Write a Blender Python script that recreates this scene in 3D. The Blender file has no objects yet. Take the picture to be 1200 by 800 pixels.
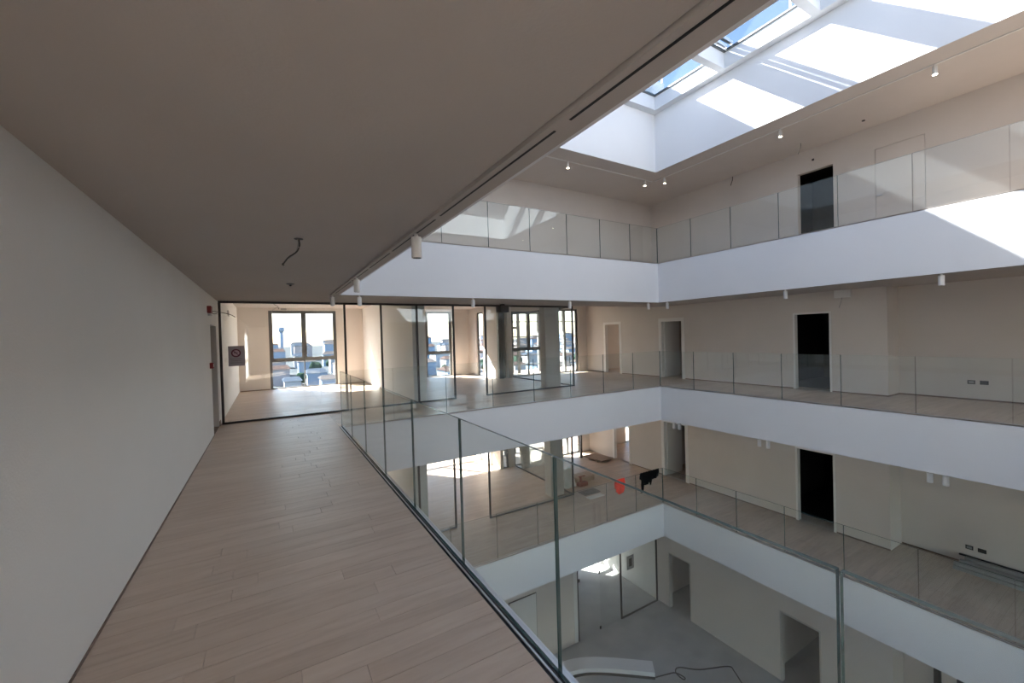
import bpy, bmesh, math, random
from mathutils import Vector, Matrix
random.seed(7)
S = bpy.context.scene
COL = S.collection
# ------------------------------------------------------------------ camera
YAW, PITCH, ROLL = 0.53342, -0.01350, -0.02845
F = Vector((math.sin(YAW)*math.cos(PITCH), math.cos(YAW)*math.cos(PITCH), math.sin(PITCH)))
R0 = Vector((math.cos(YAW), -math.sin(YAW), 0)); U0 = R0.cross(F)
RR = R0*math.cos(ROLL) + U0*math.sin(ROLL); UU = -R0*math.sin(ROLL) + U0*math.cos(ROLL)
cd = bpy.data.cameras.new('camera'); cam = bpy.data.objects.new('camera', cd); COL.objects.link(cam)
M = Matrix((RR, UU, -F)).transposed().to_4x4(); M.translation = Vector((-1.1172, 0, 1.6))
cam.matrix_world = M
cd.sensor_width = 36; cd.lens = 482.955/1200*36; cd.clip_start = 0.02; cd.clip_end = 2000
S.camera = cam
# ------------------------------------------------------------------ world, sun, exposure
W = bpy.data.worlds.new('sky'); S.world = W; W.use_nodes = True
wn = W.node_tree.nodes; wl = W.node_tree.links
bg = wn['Background']; sky = wn.new('ShaderNodeTexSky'); sky.sky_type = 'NISHITA'
sky.sun_disc = False; sky.sun_elevation = math.radians(36.8); sky.sun_rotation = math.radians(-36.8)
sky.air_density = 1.0; sky.dust_density = 1.0; sky.ozone_density = 1.0
wl.new(sky.outputs[0], bg.inputs[0]); bg.inputs[1].default_value = 0.36
sd = bpy.data.lights.new('sun', 'SUN'); sd.energy = 26.0; sd.angle = math.radians(0.53); sd.color = (1.0, .955, .905)
sun = bpy.data.objects.new('sun', sd); COL.objects.link(sun)
sun.rotation_euler = Vector((0.8, -1.07, -1.0)).to_track_quat('-Z', 'Y').to_euler()
S.view_settings.view_transform = 'Standard'; S.view_settings.look = 'None'
S.view_settings.gamma = 1; S.view_settings.use_curve_mapping = False
S.view_settings.exposure = 1.85
cy = S.cycles
cy.max_bounces = 16; cy.diffuse_bounces = 10; cy.glossy_bounces = 6; cy.transparent_max_bounces = 40
cy.transmission_bounces = 8; cy.use_denoising = True; cy.sample_clamp_indirect = 6; cy.caustics_reflective = False
cy.caustics_refractive = False

# ------------------------------------------------------------------ materials
def mat(name, col, rough=.6, metal=0, spec=.5, emit=None, es=0):
    m = bpy.data.materials.new(name); m.use_nodes = True
    b = m.node_tree.nodes['Principled BSDF']
    b.inputs['Base Color'].default_value = (*col, 1); b.inputs['Roughness'].default_value = rough
    b.inputs['Metallic'].default_value = metal; b.inputs['Specular IOR Level'].default_value = spec
    if emit: b.inputs['Emission Color'].default_value = (*emit, 1); b.inputs['Emission Strength'].default_value = es
    return m
def noisy(m, c1, c2, scale=(1, 1, 1), sc=4, detail=6, bump=0.0, bscale=60, rv=None):
    nt = m.node_tree; n = nt.nodes; l = nt.links; b = n['Principled BSDF']
    tc = n.new('ShaderNodeTexCoord'); mp = n.new('ShaderNodeMapping'); mp.inputs['Scale'].default_value = scale
    l.new(tc.outputs['Object'], mp.inputs[0])
    nz = n.new('ShaderNodeTexNoise'); nz.inputs['Scale'].default_value = sc; nz.inputs['Detail'].default_value = detail
    l.new(mp.outputs[0], nz.inputs['Vector'])
    cr = n.new('ShaderNodeValToRGB'); cr.color_ramp.elements[0].position = .3; cr.color_ramp.elements[1].position = .7
    cr.color_ramp.elements[0].color = (*c1, 1); cr.color_ramp.elements[1].color = (*c2, 1)
    l.new(nz.outputs['Fac'], cr.inputs[0]); l.new(cr.outputs[0], b.inputs['Base Color'])
    if bump:
        n2 = n.new('ShaderNodeTexNoise'); n2.inputs['Scale'].default_value = bscale; n2.inputs['Detail'].default_value = 4
        l.new(tc.outputs['Object'], n2.inputs['Vector'])
        bp = n.new('ShaderNodeBump'); bp.inputs['Strength'].default_value = bump; bp.inputs['Distance'].default_value = .01
        l.new(n2.outputs['Fac'], bp.inputs['Height']); l.new(bp.outputs[0], b.inputs['Normal'])
    return m
PL = noisy(mat('beige_plaster', (.6, .55, .5), .85), (.65, .605, .565), (.68, .635, .595), sc=1.2, bump=.12, bscale=90)
PLW = noisy(mat('pale_plaster', (.7, .68, .64), .85), (.77, .77, .755), (.80, .80, .785), sc=1.0, bump=.15, bscale=80)
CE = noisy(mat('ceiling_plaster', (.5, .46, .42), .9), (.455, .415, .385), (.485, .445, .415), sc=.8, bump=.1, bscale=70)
WH = noisy(mat('white_band_paint', (.8, .8, .8), .7), (.74, .745, .755), (.77, .775, .785), sc=.7, bump=.05)
WT = mat('white_trim_paint', (.78, .77, .75), .5)
CONC = noisy(mat('grey_screed', (.3, .3, .3), .8), (.36, .365, .36), (.46, .46, .455), sc=1.5, detail=10, bump=.2, bscale=40)
COLM = noisy(mat('grey_column_plaster', (.5, .5, .47), .8), (.47, .455, .43), (.53, .51, .485), sc=1.5)
BLK = mat('black_frame_metal', (.02, .018, .018), .4)
BLK2 = mat('black_rubber', (.012, .013, .014), .6)
DKR = mat('painted_dark_room', (.012, .012, .012), .9)  # near-black colour stands in for the darkness of the unlit rooms
AL = mat('brushed_aluminium', (.75, .75, .76), .35, .8)
GRF = mat('grey_window_frame', (.10, .105, .105), .45)
SPW = mat('white_lamp_enamel', (.8, .79, .77), .4)
LENS = mat('warm_lamp_lens', (.9, .85, .7), .4, emit=(1, .86, .62), es=9)
LENSO = mat('dark_lamp_lens', (.08, .08, .08), .2)
RED = mat('red_alarm_plastic', (.22, .02, .02), .5)
GREYP = mat('grey_plastic', (.33, .33, .32), .5)
WIRE = mat('dark_cable_sheath', (.05, .045, .04), .6)
EDGE = mat('green_glass_edge', (.05, .10, .092), .2)
SKIRT = noisy(mat('brown_skirting_wood', (.2, .14, .11), .5), (.16, .11, .085), (.24, .17, .13), scale=(1, 8, 8))
def wood(name, c1, c2, c3, planks=False):
    m = mat(name, c2, .38, spec=.4); nt = m.node_tree; n = nt.nodes; l = nt.links; b = n['Principled BSDF']
    tc = n.new('ShaderNodeTexCoord'); src = tc.outputs['Object']
    mp = n.new('ShaderNodeMapping'); mp.inputs['Scale'].default_value = (1.0, 9, 9); l.new(src, mp.inputs[0])
    nz = n.new('ShaderNodeTexNoise'); nz.noise_dimensions = '4D'; nz.inputs['Scale'].default_value = 1.6; nz.inputs['Detail'].default_value = 9
    nz.inputs['Roughness'].default_value = .62; nz.inputs['Distortion'].default_value = .7
    l.new(mp.outputs[0], nz.inputs['Vector'])
    cr = n.new('ShaderNodeValToRGB'); e = cr.color_ramp.elements
    e[0].position = .3; e[0].color = (*c1, 1); e[1].position = .72; e[1].color = (*c3, 1)
    k = cr.color_ramp.elements.new(.5); k.color = (*c2, 1)
    l.new(nz.outputs['Fac'], cr.inputs[0])
    mx = n.new('ShaderNodeMix'); mx.data_type = 'RGBA'; mx.blend_type = 'MULTIPLY'; mx.inputs[0].default_value = 1
    l.new(cr.outputs[0], mx.inputs[6])
    if planks:
        br = n.new('ShaderNodeTexBrick'); br.inputs['Scale'].default_value = 1; br.inputs['Brick Width'].default_value = 1.2
        br.inputs['Row Height'].default_value = .14; br.inputs['Mortar Size'].default_value = .0015
        br.inputs['Color1'].default_value = (1, 1, 1, 1); br.inputs['Color2'].default_value = (.86, .85, .84, 1); br.inputs['Mortar'].default_value = (.6, .58, .55, 1)
        br.offset = .37; l.new(src, br.inputs['Vector']); l.new(br.outputs['Color'], mx.inputs[7])
    else:
        oi = n.new('ShaderNodeObjectInfo'); l.new(oi.outputs['Random'], nz.inputs['W'])
        mr = n.new('ShaderNodeMath'); mr.operation = 'MULTIPLY'; mr.inputs[1].default_value = 50
        l.new(oi.outputs['Random'], mr.inputs[0]); l.new(mr.outputs[0], nz.inputs['W'])
        c2r = n.new('ShaderNodeValToRGB'); c2r.color_ramp.elements[0].color = (.90, .885, .87, 1); c2r.color_ramp.elements[1].color = (1.0, 1.0, 1.0, 1)
        l.new(oi.outputs['Random'], c2r.inputs[0]); l.new(c2r.outputs[0], mx.inputs[7])
    l.new(mx.outputs[2], b.inputs['Base Color'])
    n2 = n.new('ShaderNodeTexNoise'); n2.inputs['Scale'].default_value = 2.2; l.new(src, n2.inputs['Vector'])
    rr = n.new('ShaderNodeMapRange'); rr.inputs[3].default_value = .34; rr.inputs[4].default_value = .55
    l.new(n2.outputs['Fac'], rr.inputs[0]); l.new(rr.outputs[0], b.inputs['Roughness'])
    bp = n.new('ShaderNodeBump'); bp.inputs['Strength'].default_value = .15; bp.inputs['Distance'].default_value = .003
    l.new(nz.outputs['Fac'], bp.inputs['Height']); l.new(bp.outputs[0], b.inputs['Normal'])
    return m
PLANK = wood('oak_plank', (.55, .43, .335), (.635, .51, .41), (.69, .575, .475))
WOOD = wood('oak_plank_floor', (.47, .36, .28), (.555, .44, .35), (.615, .495, .405), True)
def glass(name, tint, refl=1.0, haze=0.0):
    m = bpy.data.materials.new(name); m.use_nodes = True; nt = m.node_tree; n = nt.nodes; l = nt.links
    n.remove(n['Principled BSDF']); out = n['Material Output']
    tr = n.new('ShaderNodeBsdfTransparent'); tr.inputs[0].default_value = (*tint, 1)
    gl = n.new('ShaderNodeBsdfGlossy'); gl.inputs['Roughness'].default_value = 0.0; gl.inputs[0].default_value = (.93, 1, .98, 1)
    geo = n.new('ShaderNodeNewGeometry'); dt = n.new('ShaderNodeVectorMath'); dt.operation = 'DOT_PRODUCT'
    l.new(geo.outputs['Normal'], dt.inputs[0]); l.new(geo.outputs['Incoming'], dt.inputs[1])
    def mth(op, a, b=None):
        q = n.new('ShaderNodeMath'); q.operation = op
        for i, v in enumerate((a, b)):
            if v is None: continue
            if isinstance(v, (int, float)): q.inputs[i].default_value = v
            else: l.new(v, q.inputs[i])
        return q.outputs[0]
    a = mth('ABSOLUTE', dt.outputs['Value']); p = mth('POWER', mth('SUBTRACT', 1, a), 5)
    f = mth('ADD', mth('MULTIPLY', p, .9*refl), .075*refl)       # both faces of the pane
    f = mth('MULTIPLY', f, mth('SUBTRACT', 1, geo.outputs['Backfacing'])); f = mth('MINIMUM', f, .95)
    mx = n.new('ShaderNodeMixShader'); l.new(f, mx.inputs[0]); l.new(tr.outputs[0], mx.inputs[1]); l.new(gl.outputs[0], mx.inputs[2])
    if haze:
        df = n.new('ShaderNodeBsdfDiffuse'); df.inputs[0].default_value = (.8, .84, .82, 1)
        m2 = n.new('ShaderNodeMixShader'); m2.inputs[0].default_value = haze
        l.new(mx.outputs[0], m2.inputs[1]); l.new(df.outputs[0], m2.inputs[2]); l.new(m2.outputs[0], out.inputs[0])
    else: l.new(mx.outputs[0], out.inputs[0])
    return m
GL = glass('balustrade_glass', (.965, .98, .975), 1.0, .02)
GLP = glass('partition_glass', (.97, .98, .975), 1.1, .01)
GLW = glass('window_glass', (.975, .985, .985), .6)
GLN = GLW
GLR = glass('office_window_glass', (.80, .81, .81), .6)
GLS = glass('solar_control_glass', (.50, .52, .54), .5)

# ------------------------------------------------------------------ helpers
CNT = {}
def link(name, me, m=None, parent=None, kind=None, label=None, cat=None, group=None):
    o = bpy.data.objects.new(name, me); COL.objects.link(o)
    if m and me is not None:
        for q in (m if isinstance(m, (list, tuple)) else [m]): me.materials.append(q)
    if parent: o.parent = parent
    if kind: o['kind'] = kind
    if label: o['label'] = label
    if cat: o['category'] = cat
    if group: o['group'] = group
    return o
def empty(name, loc, label=None, cat=None, group=None, kind=None, rz=0):
    o = link(name, None, kind=kind, label=label, cat=cat, group=group); o.location = loc; o.rotation_euler = (0, 0, rz)
    return o
def boxes(name, bl, m, parent=None, bevel=0, **k):
    me = bpy.data.meshes.new(name); bm = bmesh.new()
    off = Vector(parent.location) if (parent and not k.pop('local', False)) else Vector((0, 0, 0))
    if parent and parent.parent: off = off*0 + Vector(parent.matrix_world.translation) if False else off + Vector(parent.parent.location)
    for (x0, x1, y0, y1, z0, z1) in bl:
        vs = [bm.verts.new(Vector(c)-off) for c in ((x0,y0,z0),(x1,y0,z0),(x1,y1,z0),(x0,y1,z0),(x0,y0,z1),(x1,y0,z1),(x1,y1,z1),(x0,y1,z1))]
        for f in ((0,3,2,1),(4,5,6,7),(0,1,5,4),(1,2,6,5),(2,3,7,6),(3,0,4,7)): bm.faces.new([vs[i] for i in f])
    if bevel: bmesh.ops.bevel(bm, geom=bm.edges[:], offset=bevel, segments=1, affect='EDGES')
    bm.to_mesh(me); bm.free()
    return link(name, me, m, parent, **k)
def hole_boxes(u0, u1, z0, z1, holes):
    """rectangles (u0,u1,z0,z1) covering a wall minus its holes"""
    us = sorted({u0, u1, *[v for h in holes for v in h[:2]]}); out = []
    for a, b in zip(us, us[1:]):
        hs = sorted([(h[2], h[3]) for h in holes if h[0] <= a+1e-6 and h[1] >= b-1e-6]); z = z0
        for (p, q) in hs:
            if p > z+1e-6: out.append((a, b, z, p))
            z = max(z, q)
        if z < z1-1e-6: out.append((a, b, z, z1))
    return out
def wall_x(name, x0, x1, y0, y1, z0, z1, m, holes=(), **k):
    return boxes(name, [(x0, x1, a, b, p, q) for a, b, p, q in hole_boxes(y0, y1, z0, z1, holes)], m, kind='structure', **k)
def wall_y(name, y0, y1, x0, x1, z0, z1, m, holes=(), **k):
    return boxes(name, [(a, b, y0, y1, p, q) for a, b, p, q in hole_boxes(x0, x1, z0, z1, holes)], m, kind='structure', **k)
def tube(name, pts, r, m, parent=None, seg=8, closed=False, smooth=True, **k):
    """tube swept along a smoothed point list; world coordinates"""
    P = [Vector(p) for p in pts]
    if smooth and len(P) > 2:
        Q = []
        for i in range(len(P)-1):
            p0, p1, p2, p3 = P[max(i-1, 0)], P[i], P[i+1], P[min(i+2, len(P)-1)]
            for t in (0, .2, .4, .6, .8):
                Q.append(.5*((2*p1)+(p2-p0)*t+(2*p0-5*p1+4*p2-p3)*t*t+(3*p1-p0-3*p2+p3)*t**3))
        P = Q+[P[-1]]
    off = Vector(parent.location) if parent else Vector()
    me = bpy.data.meshes.new(name); bm = bmesh.new(); rings = []
    up = Vector((0, 0, 1))
    for i, p in enumerate(P):
        d = (P[min(i+1, len(P)-1)]-P[max(i-1, 0)]).normalized()
        a = d.cross(up if abs(d.z) < .95 else Vector((1, 0, 0))).normalized(); b = a.cross(d)
        rings.append([bm.verts.new(p-off+a*r*math.cos(t*2*math.pi/seg)+b*r*math.sin(t*2*math.pi/seg)) for t in range(seg)])
    for A, B in zip(rings, rings[1:]):
        for i in range(seg): f = bm.faces.new((A[i], A[(i+1)%seg], B[(i+1)%seg], B[i])); f.smooth = True
    bm.faces.new(rings[0]); bm.faces.new(rings[-1][::-1])
    bmesh.ops.recalc_face_normals(bm, faces=bm.faces[:])
    bm.to_mesh(me); bm.free()
    return link(name, me, m, parent, **k)
def lathe(name, prof, m, parent=None, seg=20, loc=(0, 0, 0), **k):
    me = bpy.data.meshes.new(name); bm = bmesh.new(); rings = []
    for r, z in prof: rings.append([bm.verts.new((r*math.cos(t*2*math.pi/seg), r*math.sin(t*2*math.pi/seg), z)) for t in range(seg)])
    for A, B in zip(rings, rings[1:]):
        for i in range(seg): f = bm.faces.new((A[i], A[(i+1)%seg], B[(i+1)%seg], B[i])); f.smooth = True
    bm.faces.new(rings[0]); bm.faces.new(rings[-1][::-1]); bmesh.ops.recalc_face_normals(bm, faces=bm.faces[:])
    bm.to_mesh(me); bm.free(); o = link(name, me, m, parent, **k); o.location = loc
    return o
# ------------------------------------------------------------------ dimensions
WY0, WY1 = 14.95, 15.55
XV, XR, YF, YN = .06, 8.8, 8.244, -.72        # the void
XL, XW, XB, YE = -1.988, 10.78, 15.2, -6.5
YP, YA, YB, XJ = 10.02, 16.3, 13.75, 6.35
Z1, S1, Z0, S0, ZM, SM, ZG = 3.613, 2.47, 0.0, -.993, -3.472, -4.447, -8.12
ZC, ZL, ZK = 6.268, 7.93, 8.30
def ring(z0, z1, x1=XB, y1=YA, xl=-2.4, xv=XV):
    return [(xl, xv, YE, y1, z0, z1), (xv, XR, YF, y1, z0, z1), (XR, x1, YE, y1, z0, z1), (xv, XR, YE, YN, z0, z1)]
# floors
def ring_floor(z):   # ring whose left strip leaves the plank walkway out at level 0
    return ring(z-.02, z)
boxes('floor', [(-2.4, XV-.001, 10.02, YA, -.02, 0), (-2.4, XV-.001, YE, 0.3, -.02, 0), (-2.4, XL-.012, .3, 10.02, -.02, 0),
                (XV-.001, XR, YF, YA, -.02, 0), (-.032, XV-.001, YF+.055, 10.02, -.02, 0), (XR, XB, YE, YA, -.02, 0), (XV, XR, YE, YN, -.02, 0)], WOOD, kind='structure',
      label='pale oak plank floor of the middle level around the void')
boxes('floor', ring(ZM-.02, ZM), WOOD, kind='structure', label='pale oak plank floor of the level below')
boxes('floor', ring(Z1-.02, Z1), WOOD, kind='structure', label='floor of the top gallery')
boxes('floor', [(-2.4, XB, YE, YA, ZG-.05, ZG)], CONC, kind='structure', label='bare grey screed floor at the foot of the void')
# walkway planks, one object each
wf = empty('floor', (0, 0, 0), kind='structure', label='brushed oak plank floor of the walkway, boards laid crosswise')
boxes('underlay', [(XL-.012, -.032, .3, 10.02, -.03, -.016)], SKIRT, wf)
pm = {}
def plank_mesh(L):
    k = round(L, 4)
    if k not in pm:
        me = bpy.data.meshes.new('plank'); bm = bmesh.new(); w = .1385
        b = .0012
        vs = [bm.verts.new(c) for c in ((0,0,-.015),(L,0,-.015),(L,w,-.015),(0,w,-.015),(0,0,-b),(L,0,-b),(L,w,-b),(0,w,-b),(b,b,0),(L-b,b,0),(L-b,w-b,0),(b,w-b,0))]
        for f in ((0,3,2,1),(0,1,5,4),(1,2,6,5),(2,3,7,6),(3,0,4,7),(4,5,9,8),(5,6,10,9),(6,7,11,10),(7,4,8,11),(8,9,10,11)): bm.faces.new([vs[i] for i in f])
        bm.to_mesh(me); bm.free(); me.materials.append(PLANK); pm[k] = me
    return pm[k]
rp = random.Random(11); y = .3; row = 0
while y < 10.02-.1:
    x = XL-.01; x_end = -.033; cut = rp.uniform(.35, 1.45); first = True
    while x < x_end-.02:
        L = cut if first else rp.choice((.9, 1.1, 1.3, 1.5)); first = False
        if x_end-(x+L) < .25: L = x_end-x
        L = min(L, x_end-x); L = round(L, 2) if x+L < x_end-.02 else x_end-x
        o = bpy.data.objects.new('plank', plank_mesh(L-.0015) if x+L < x_end-.003 else plank_mesh(x_end-x)); COL.objects.link(o); o.parent = wf
        o.location = (x, y, rp.uniform(-.0006, .0004)); x += L
    y += .14; row += 1
# ceilings (room ceilings a little higher than the gallery soffits)
def ceil_boxes(z, zr, yp):
    return [(-2.4, -.10, YE, yp, z, z+.05), (XV-.001, XR, YF+.17, yp, z, z+.05), (-.10, XV-.001, YF+.17, yp, z, z+.05), (XR+.16, XB, YE, yp, z, z+.05),
            (XV, XR, YE, YN-.16, z, z+.05), (-2.4, XB, yp, YA, zr, zr+.05)]
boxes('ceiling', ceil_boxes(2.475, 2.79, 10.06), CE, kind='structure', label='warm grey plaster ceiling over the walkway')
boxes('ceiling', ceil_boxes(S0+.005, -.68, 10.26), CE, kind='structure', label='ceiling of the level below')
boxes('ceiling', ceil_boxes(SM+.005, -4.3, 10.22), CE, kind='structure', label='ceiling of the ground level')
g_ = .006
boxes('ceiling', [(-2.4, XV-g_, YE, 11, ZC, ZC+.05), (XV-g_, XR+g_, YF+g_, 11, ZC, ZC+.05), (XR+g_, 12, YE, 11, ZC, ZC+.05), (XV-g_, XR+g_, YE, YN-g_, ZC, ZC+.05)], PL, kind='structure', label='ceiling of the top gallery round the skylight')
# soffit margins carrying the tracks
for z, zz in ((S1, 0), (S0, 1), (SM, 2)):
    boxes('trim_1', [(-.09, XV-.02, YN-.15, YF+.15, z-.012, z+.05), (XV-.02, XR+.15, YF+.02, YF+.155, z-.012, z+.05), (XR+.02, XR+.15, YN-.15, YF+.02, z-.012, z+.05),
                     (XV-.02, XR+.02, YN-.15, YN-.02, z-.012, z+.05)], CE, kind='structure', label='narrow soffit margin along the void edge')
# white bands round the void
for nm, (zt, zb) in (('top', (Z1, S1)), ('middle', (Z0, S0)), ('lower', (ZM, SM))):
    a, b = zb-.012, zt-.004
    boxes('wall_gallery_far', [(XV-.02, XR+.02, YF, YF+.02, a, b)], WH, kind='structure', label='white %s gallery band facing the void, far side' % nm)
    boxes('wall_gallery_right', [(XR, XR+.02, YN-.02, YF, a, b)], WH, kind='structure', label='white %s gallery band facing the void, right side' % nm)
    boxes('wall_gallery_left', [(XV-.02, XV, YN-.02, YF, a, b)], WH, kind='structure', label='white %s gallery band facing the void, walkway side' % nm)
    boxes('wall_gallery_near', [(XV-.02, XR+.02, YN-.02, YN, a, b)], WH, kind='structure', label='white %s gallery band facing the void, near side' % nm)
# ------------------------------------------------------------------ skylight
boxes('wall_skylight_far', [(XV-.01, XR+.01, YF, YF+.01, ZC-.002, ZK), (XV-.2, XR+.2, YF+.01, YF+.2, ZC+.05, ZK)], WH, kind='structure')
boxes('wall_skylight_near', [(XV-.01, XR+.01, YN-.01, YN, ZC-.002, ZK), (XV-.2, XR+.2, YN-.2, YN-.01, ZC+.05, ZK)], WH, kind='structure')
boxes('wall_skylight_right', [(XR, XR+.01, YN, YF, ZC-.002, ZK), (XR+.01, XR+.2, YN, YF, ZC+.05, ZK)], WH, kind='structure')
boxes('wall_skylight_left', [(XV-.01, XV, YN, YF, ZC-.002, ZK), (XV-.2, XV-.01, YN, YF, ZC+.05, ZK)], WH, kind='structure')
LX0, LX1, LY0, LY1 = XV+.2, XR-.2, YN+.2, YF-.2
boxes('trim_2', [(XV, LX0, YN, YF, ZL, ZK), (LX1, XR, YN, YF, ZL, ZK), (LX0, LX1, YN, LY0, ZL, ZK), (LX0, LX1, LY1, YF, ZL, ZK)], WH, kind='structure',
      label='white ledge framing the skylight')
sl = empty('window_1', (0, 0, 0), kind='structure', label='long skylight over the void, crossed by white beams')
bys = [6.05, 4.03, 2.01, -.01]
for yb in bys: boxes('beam', [(LX0, LX1, yb-.085, yb+.085, ZL, ZK)], WH, sl)
ys = [LY1]+bys+[LY0]
for a, b in zip(ys, ys[1:]):
    y1 = a-(.085 if a != LY1 else 0); y0 = b+(.085 if b != LY0 else 0)
    t = .035
    fr = boxes('frame', [(LX0, LX1, y0, y0+t, ZK, ZK+.05), (LX0, LX1, y1-t, y1, ZK, ZK+.05), (LX0, LX0+t, y0, y1, ZK, ZK+.05), (LX1-t, LX1, y0, y1, ZK, ZK+.05)], GRF, sl)
    boxes('pane', [(LX0, LX1, y0, y1, ZK+.02, ZK+.045)], GLS, sl)
boxes('crossbar', [(LX0, LX1, 5.88, 5.95, 8.38, 8.45)], AL, sl); boxes('crossbar', [(LX0, LX1, 5.73, 5.80, 8.38, 8.45)], AL, sl)
boxes('upstand', [(XV-.2, XR+.2, LY1, LY1+.2, ZK+.05, 8.78)], WH, sl)
# guard rail on the roof, beyond the glass
gr = empty('guard_rail', (9.5, 0, 8.3), 'white metal guard rail on the roof beside the skylight, seen through its glass', 'rail')
tube('rail', [(9.5, -1, 10.0), (9.5, 9, 10.0)], .03, SPW, gr, smooth=False)
tube('rail', [(9.5, -1, 9.5), (9.5, 9, 9.5)], .02, SPW, gr, smooth=False)
for yy in (-.5, 1.3, 3.1, 4.9, 6.7, 8.5): tube('post', [(9.5, yy, 8.35), (9.5, yy, 10.0)], .03, SPW, gr, smooth=False)
boxes('ceiling', [(-2.6, XV-.2, YE-.2, YF+.3, ZK-.1, ZK), (XR+.2, 12, YE-.2, YF+.3, ZK-.1, ZK), (-2.6, 12, YF+.2, 11, ZK-.1, ZK), (-2.6, 12, YE-.2, YN-.2, ZK-.1, ZK)], CONC, kind='structure', label='flat roof around the skylight')
# ------------------------------------------------------------------ outer walls
DH = 1.95
def dz(z): return (z, z+DH)
# left wall
ADDED_LWIN = [(-3.6, -2.2), (-2.0, -.9)]  # unseen left-wall windows behind the camera, added to light the walkway
wall_x('wall_left', XL-.3, XL, YE, YA, ZG, ZC, PLW, [(8.88, 9.82, 0, DH)]+[(a, b, z, z+2.35) for a, b in ADDED_LWIN for z in (0, ZM, ZG)], label='long pale plaster wall on the left of the walkway')
nx_ = [(-1.7, -.3), (.9, 3.1), (4.0, 6.2), (7.1, 9.3), (9.7, 11.2)]  # unseen near-end windows added for fill light; reflections suggest some there
wall_y('wall_near', YE-.2, YE, -2.6, XB, ZG-4, ZC, PL, [(a, b, z, z+h) for a, b in nx_ for z, h in ((0, 2.4), (ZM, 2.4), (ZG, 2.9)) if z != 0 or a > 9])
# right wall: three lower levels with door openings
hs = [(4.76, 5.54, 0, DH), (8.98, 9.81, 0, DH), (11.82, 12.61, 0, DH+.02),
      (4.73, 5.54, ZM, ZM+1.91), (8.93, 9.80, ZM, ZM+1.91), (11.45, 12.25, ZM, ZM+2.1),
      (5.1, 6.02, ZG, ZG+1.93), (8.88, 9.70, ZG, ZG+1.93)]
wall_x('wall_right', XW, XW+.12, 3.66, YB, ZG, 2.85, PL, hs, label='beige plaster wall behind the right-hand gallery')
wall_y('wall_return', 3.66, 3.78, XW+.12, XB, ZG, 2.85, PL)
wall_x('wall_right', 11.42, 11.55, YE, 3.66, ZG, 2.85, PL, label='recessed stretch of the right gallery wall')
# top gallery walls
wall_x('wall_right_top', 11.247, 11.37, YE, 10.7, Z1, ZC, PL, [(4.80, 5.62, Z1, Z1+2.09), (3.12, 3.98, Z1, Z1+2.11)])
wall_y('wall_far_top', 10.523, 10.66, -2.4, 11.4, Z1, ZC, PL)
# facades with window openings
fa = [(-1.10, 1.04, 0, 2.70), (4.42, 5.55, 0, 2.70)]
fb = [(6.46, 6.72, 0, 2.55), (6.98, 8.62, 0, 2.55), (8.98, 10.3, 0, 2.66), (12.95, 14.5, .0, 2.5)]
dn = lambda L, z, dh=-.15: [(a, b, p+z, q+z+dh) for a, b, p, q in L]
wall_y('wall_far_left', YA, YA+.25, -2.3, XJ+.1, ZM-4.7, 3.6, PL, fa+dn([(2.6, 6.1, 0, 2.7)], ZM)+dn([(-1.1, 1.04, 0, 2.7)], ZM), label='outer wall of the offices beyond the glass partition')
wall_y('wall_far_right', YB, YB+.22, XJ, XB, ZM-4.7, 3.6, PL, fb+dn(fb, ZM)+[(9.1, 10.6, -7.9, -5.2)], label='outer wall beyond the open corner')
wall_x('wall_partition', XJ, XJ+.14, YB+.22, YA, ZG, 3.6, PL, [(WY0, WY1, 0, 2.6)])
for zb, zt in ((0, 2.79), (ZM, -.68)):
    wall_x('wall_partition', 1.97, 2.30, YP+.08 if zb == 0 else 10.28, YA, zb, zt, PLW)
boxes('wall_header', [(-2.0, 7.06, 10.03, 10.08, 2.47, 2.8)], CE, kind='structure')
boxes('wall_header', [(-2.0, 7.06, 10.22, 10.27, -1.0, -.66)], CE, kind='structure')
# rooms behind the right wall
def room(x0, x1, y0, y1, z0, z1, m, skip=''):
    bl = []
    if 'b' not in skip: bl.append((x1, x1+.1, y0, y1, z0, z1))
    bl += [(x0, x1, y0-.1, y0, z0, z1)] if 'n' not in skip else []
    bl += [(x0, x1, y1, y1+.1, z0, z1)] if 'f' not in skip else []
    bl += [(x0, x1, y0, y1, z1, z1+.1)]
    return boxes('wall_room', bl, m, kind='structure')
for z in (0, ZM, ZG):
    y0 = 4.2 if z != ZG else 4.7
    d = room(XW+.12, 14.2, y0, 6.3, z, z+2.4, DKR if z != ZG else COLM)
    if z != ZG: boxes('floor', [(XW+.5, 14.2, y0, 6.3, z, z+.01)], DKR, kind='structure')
    room(XW+.12, 13.5, 8.3, 10.2, z, z+2.4, PL)
    if z != ZG: room(XW+.12, 14.6, 10.4, YB, z, z+2.6, PL, 'f')
room(11.37, 13.4, 4.3, 6.2, Z1, Z1+2.4, DKR); boxes('floor', [(11.4, 13.4, 4.3, 6.2, Z1, Z1+.01)], DKR, kind='structure')
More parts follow.
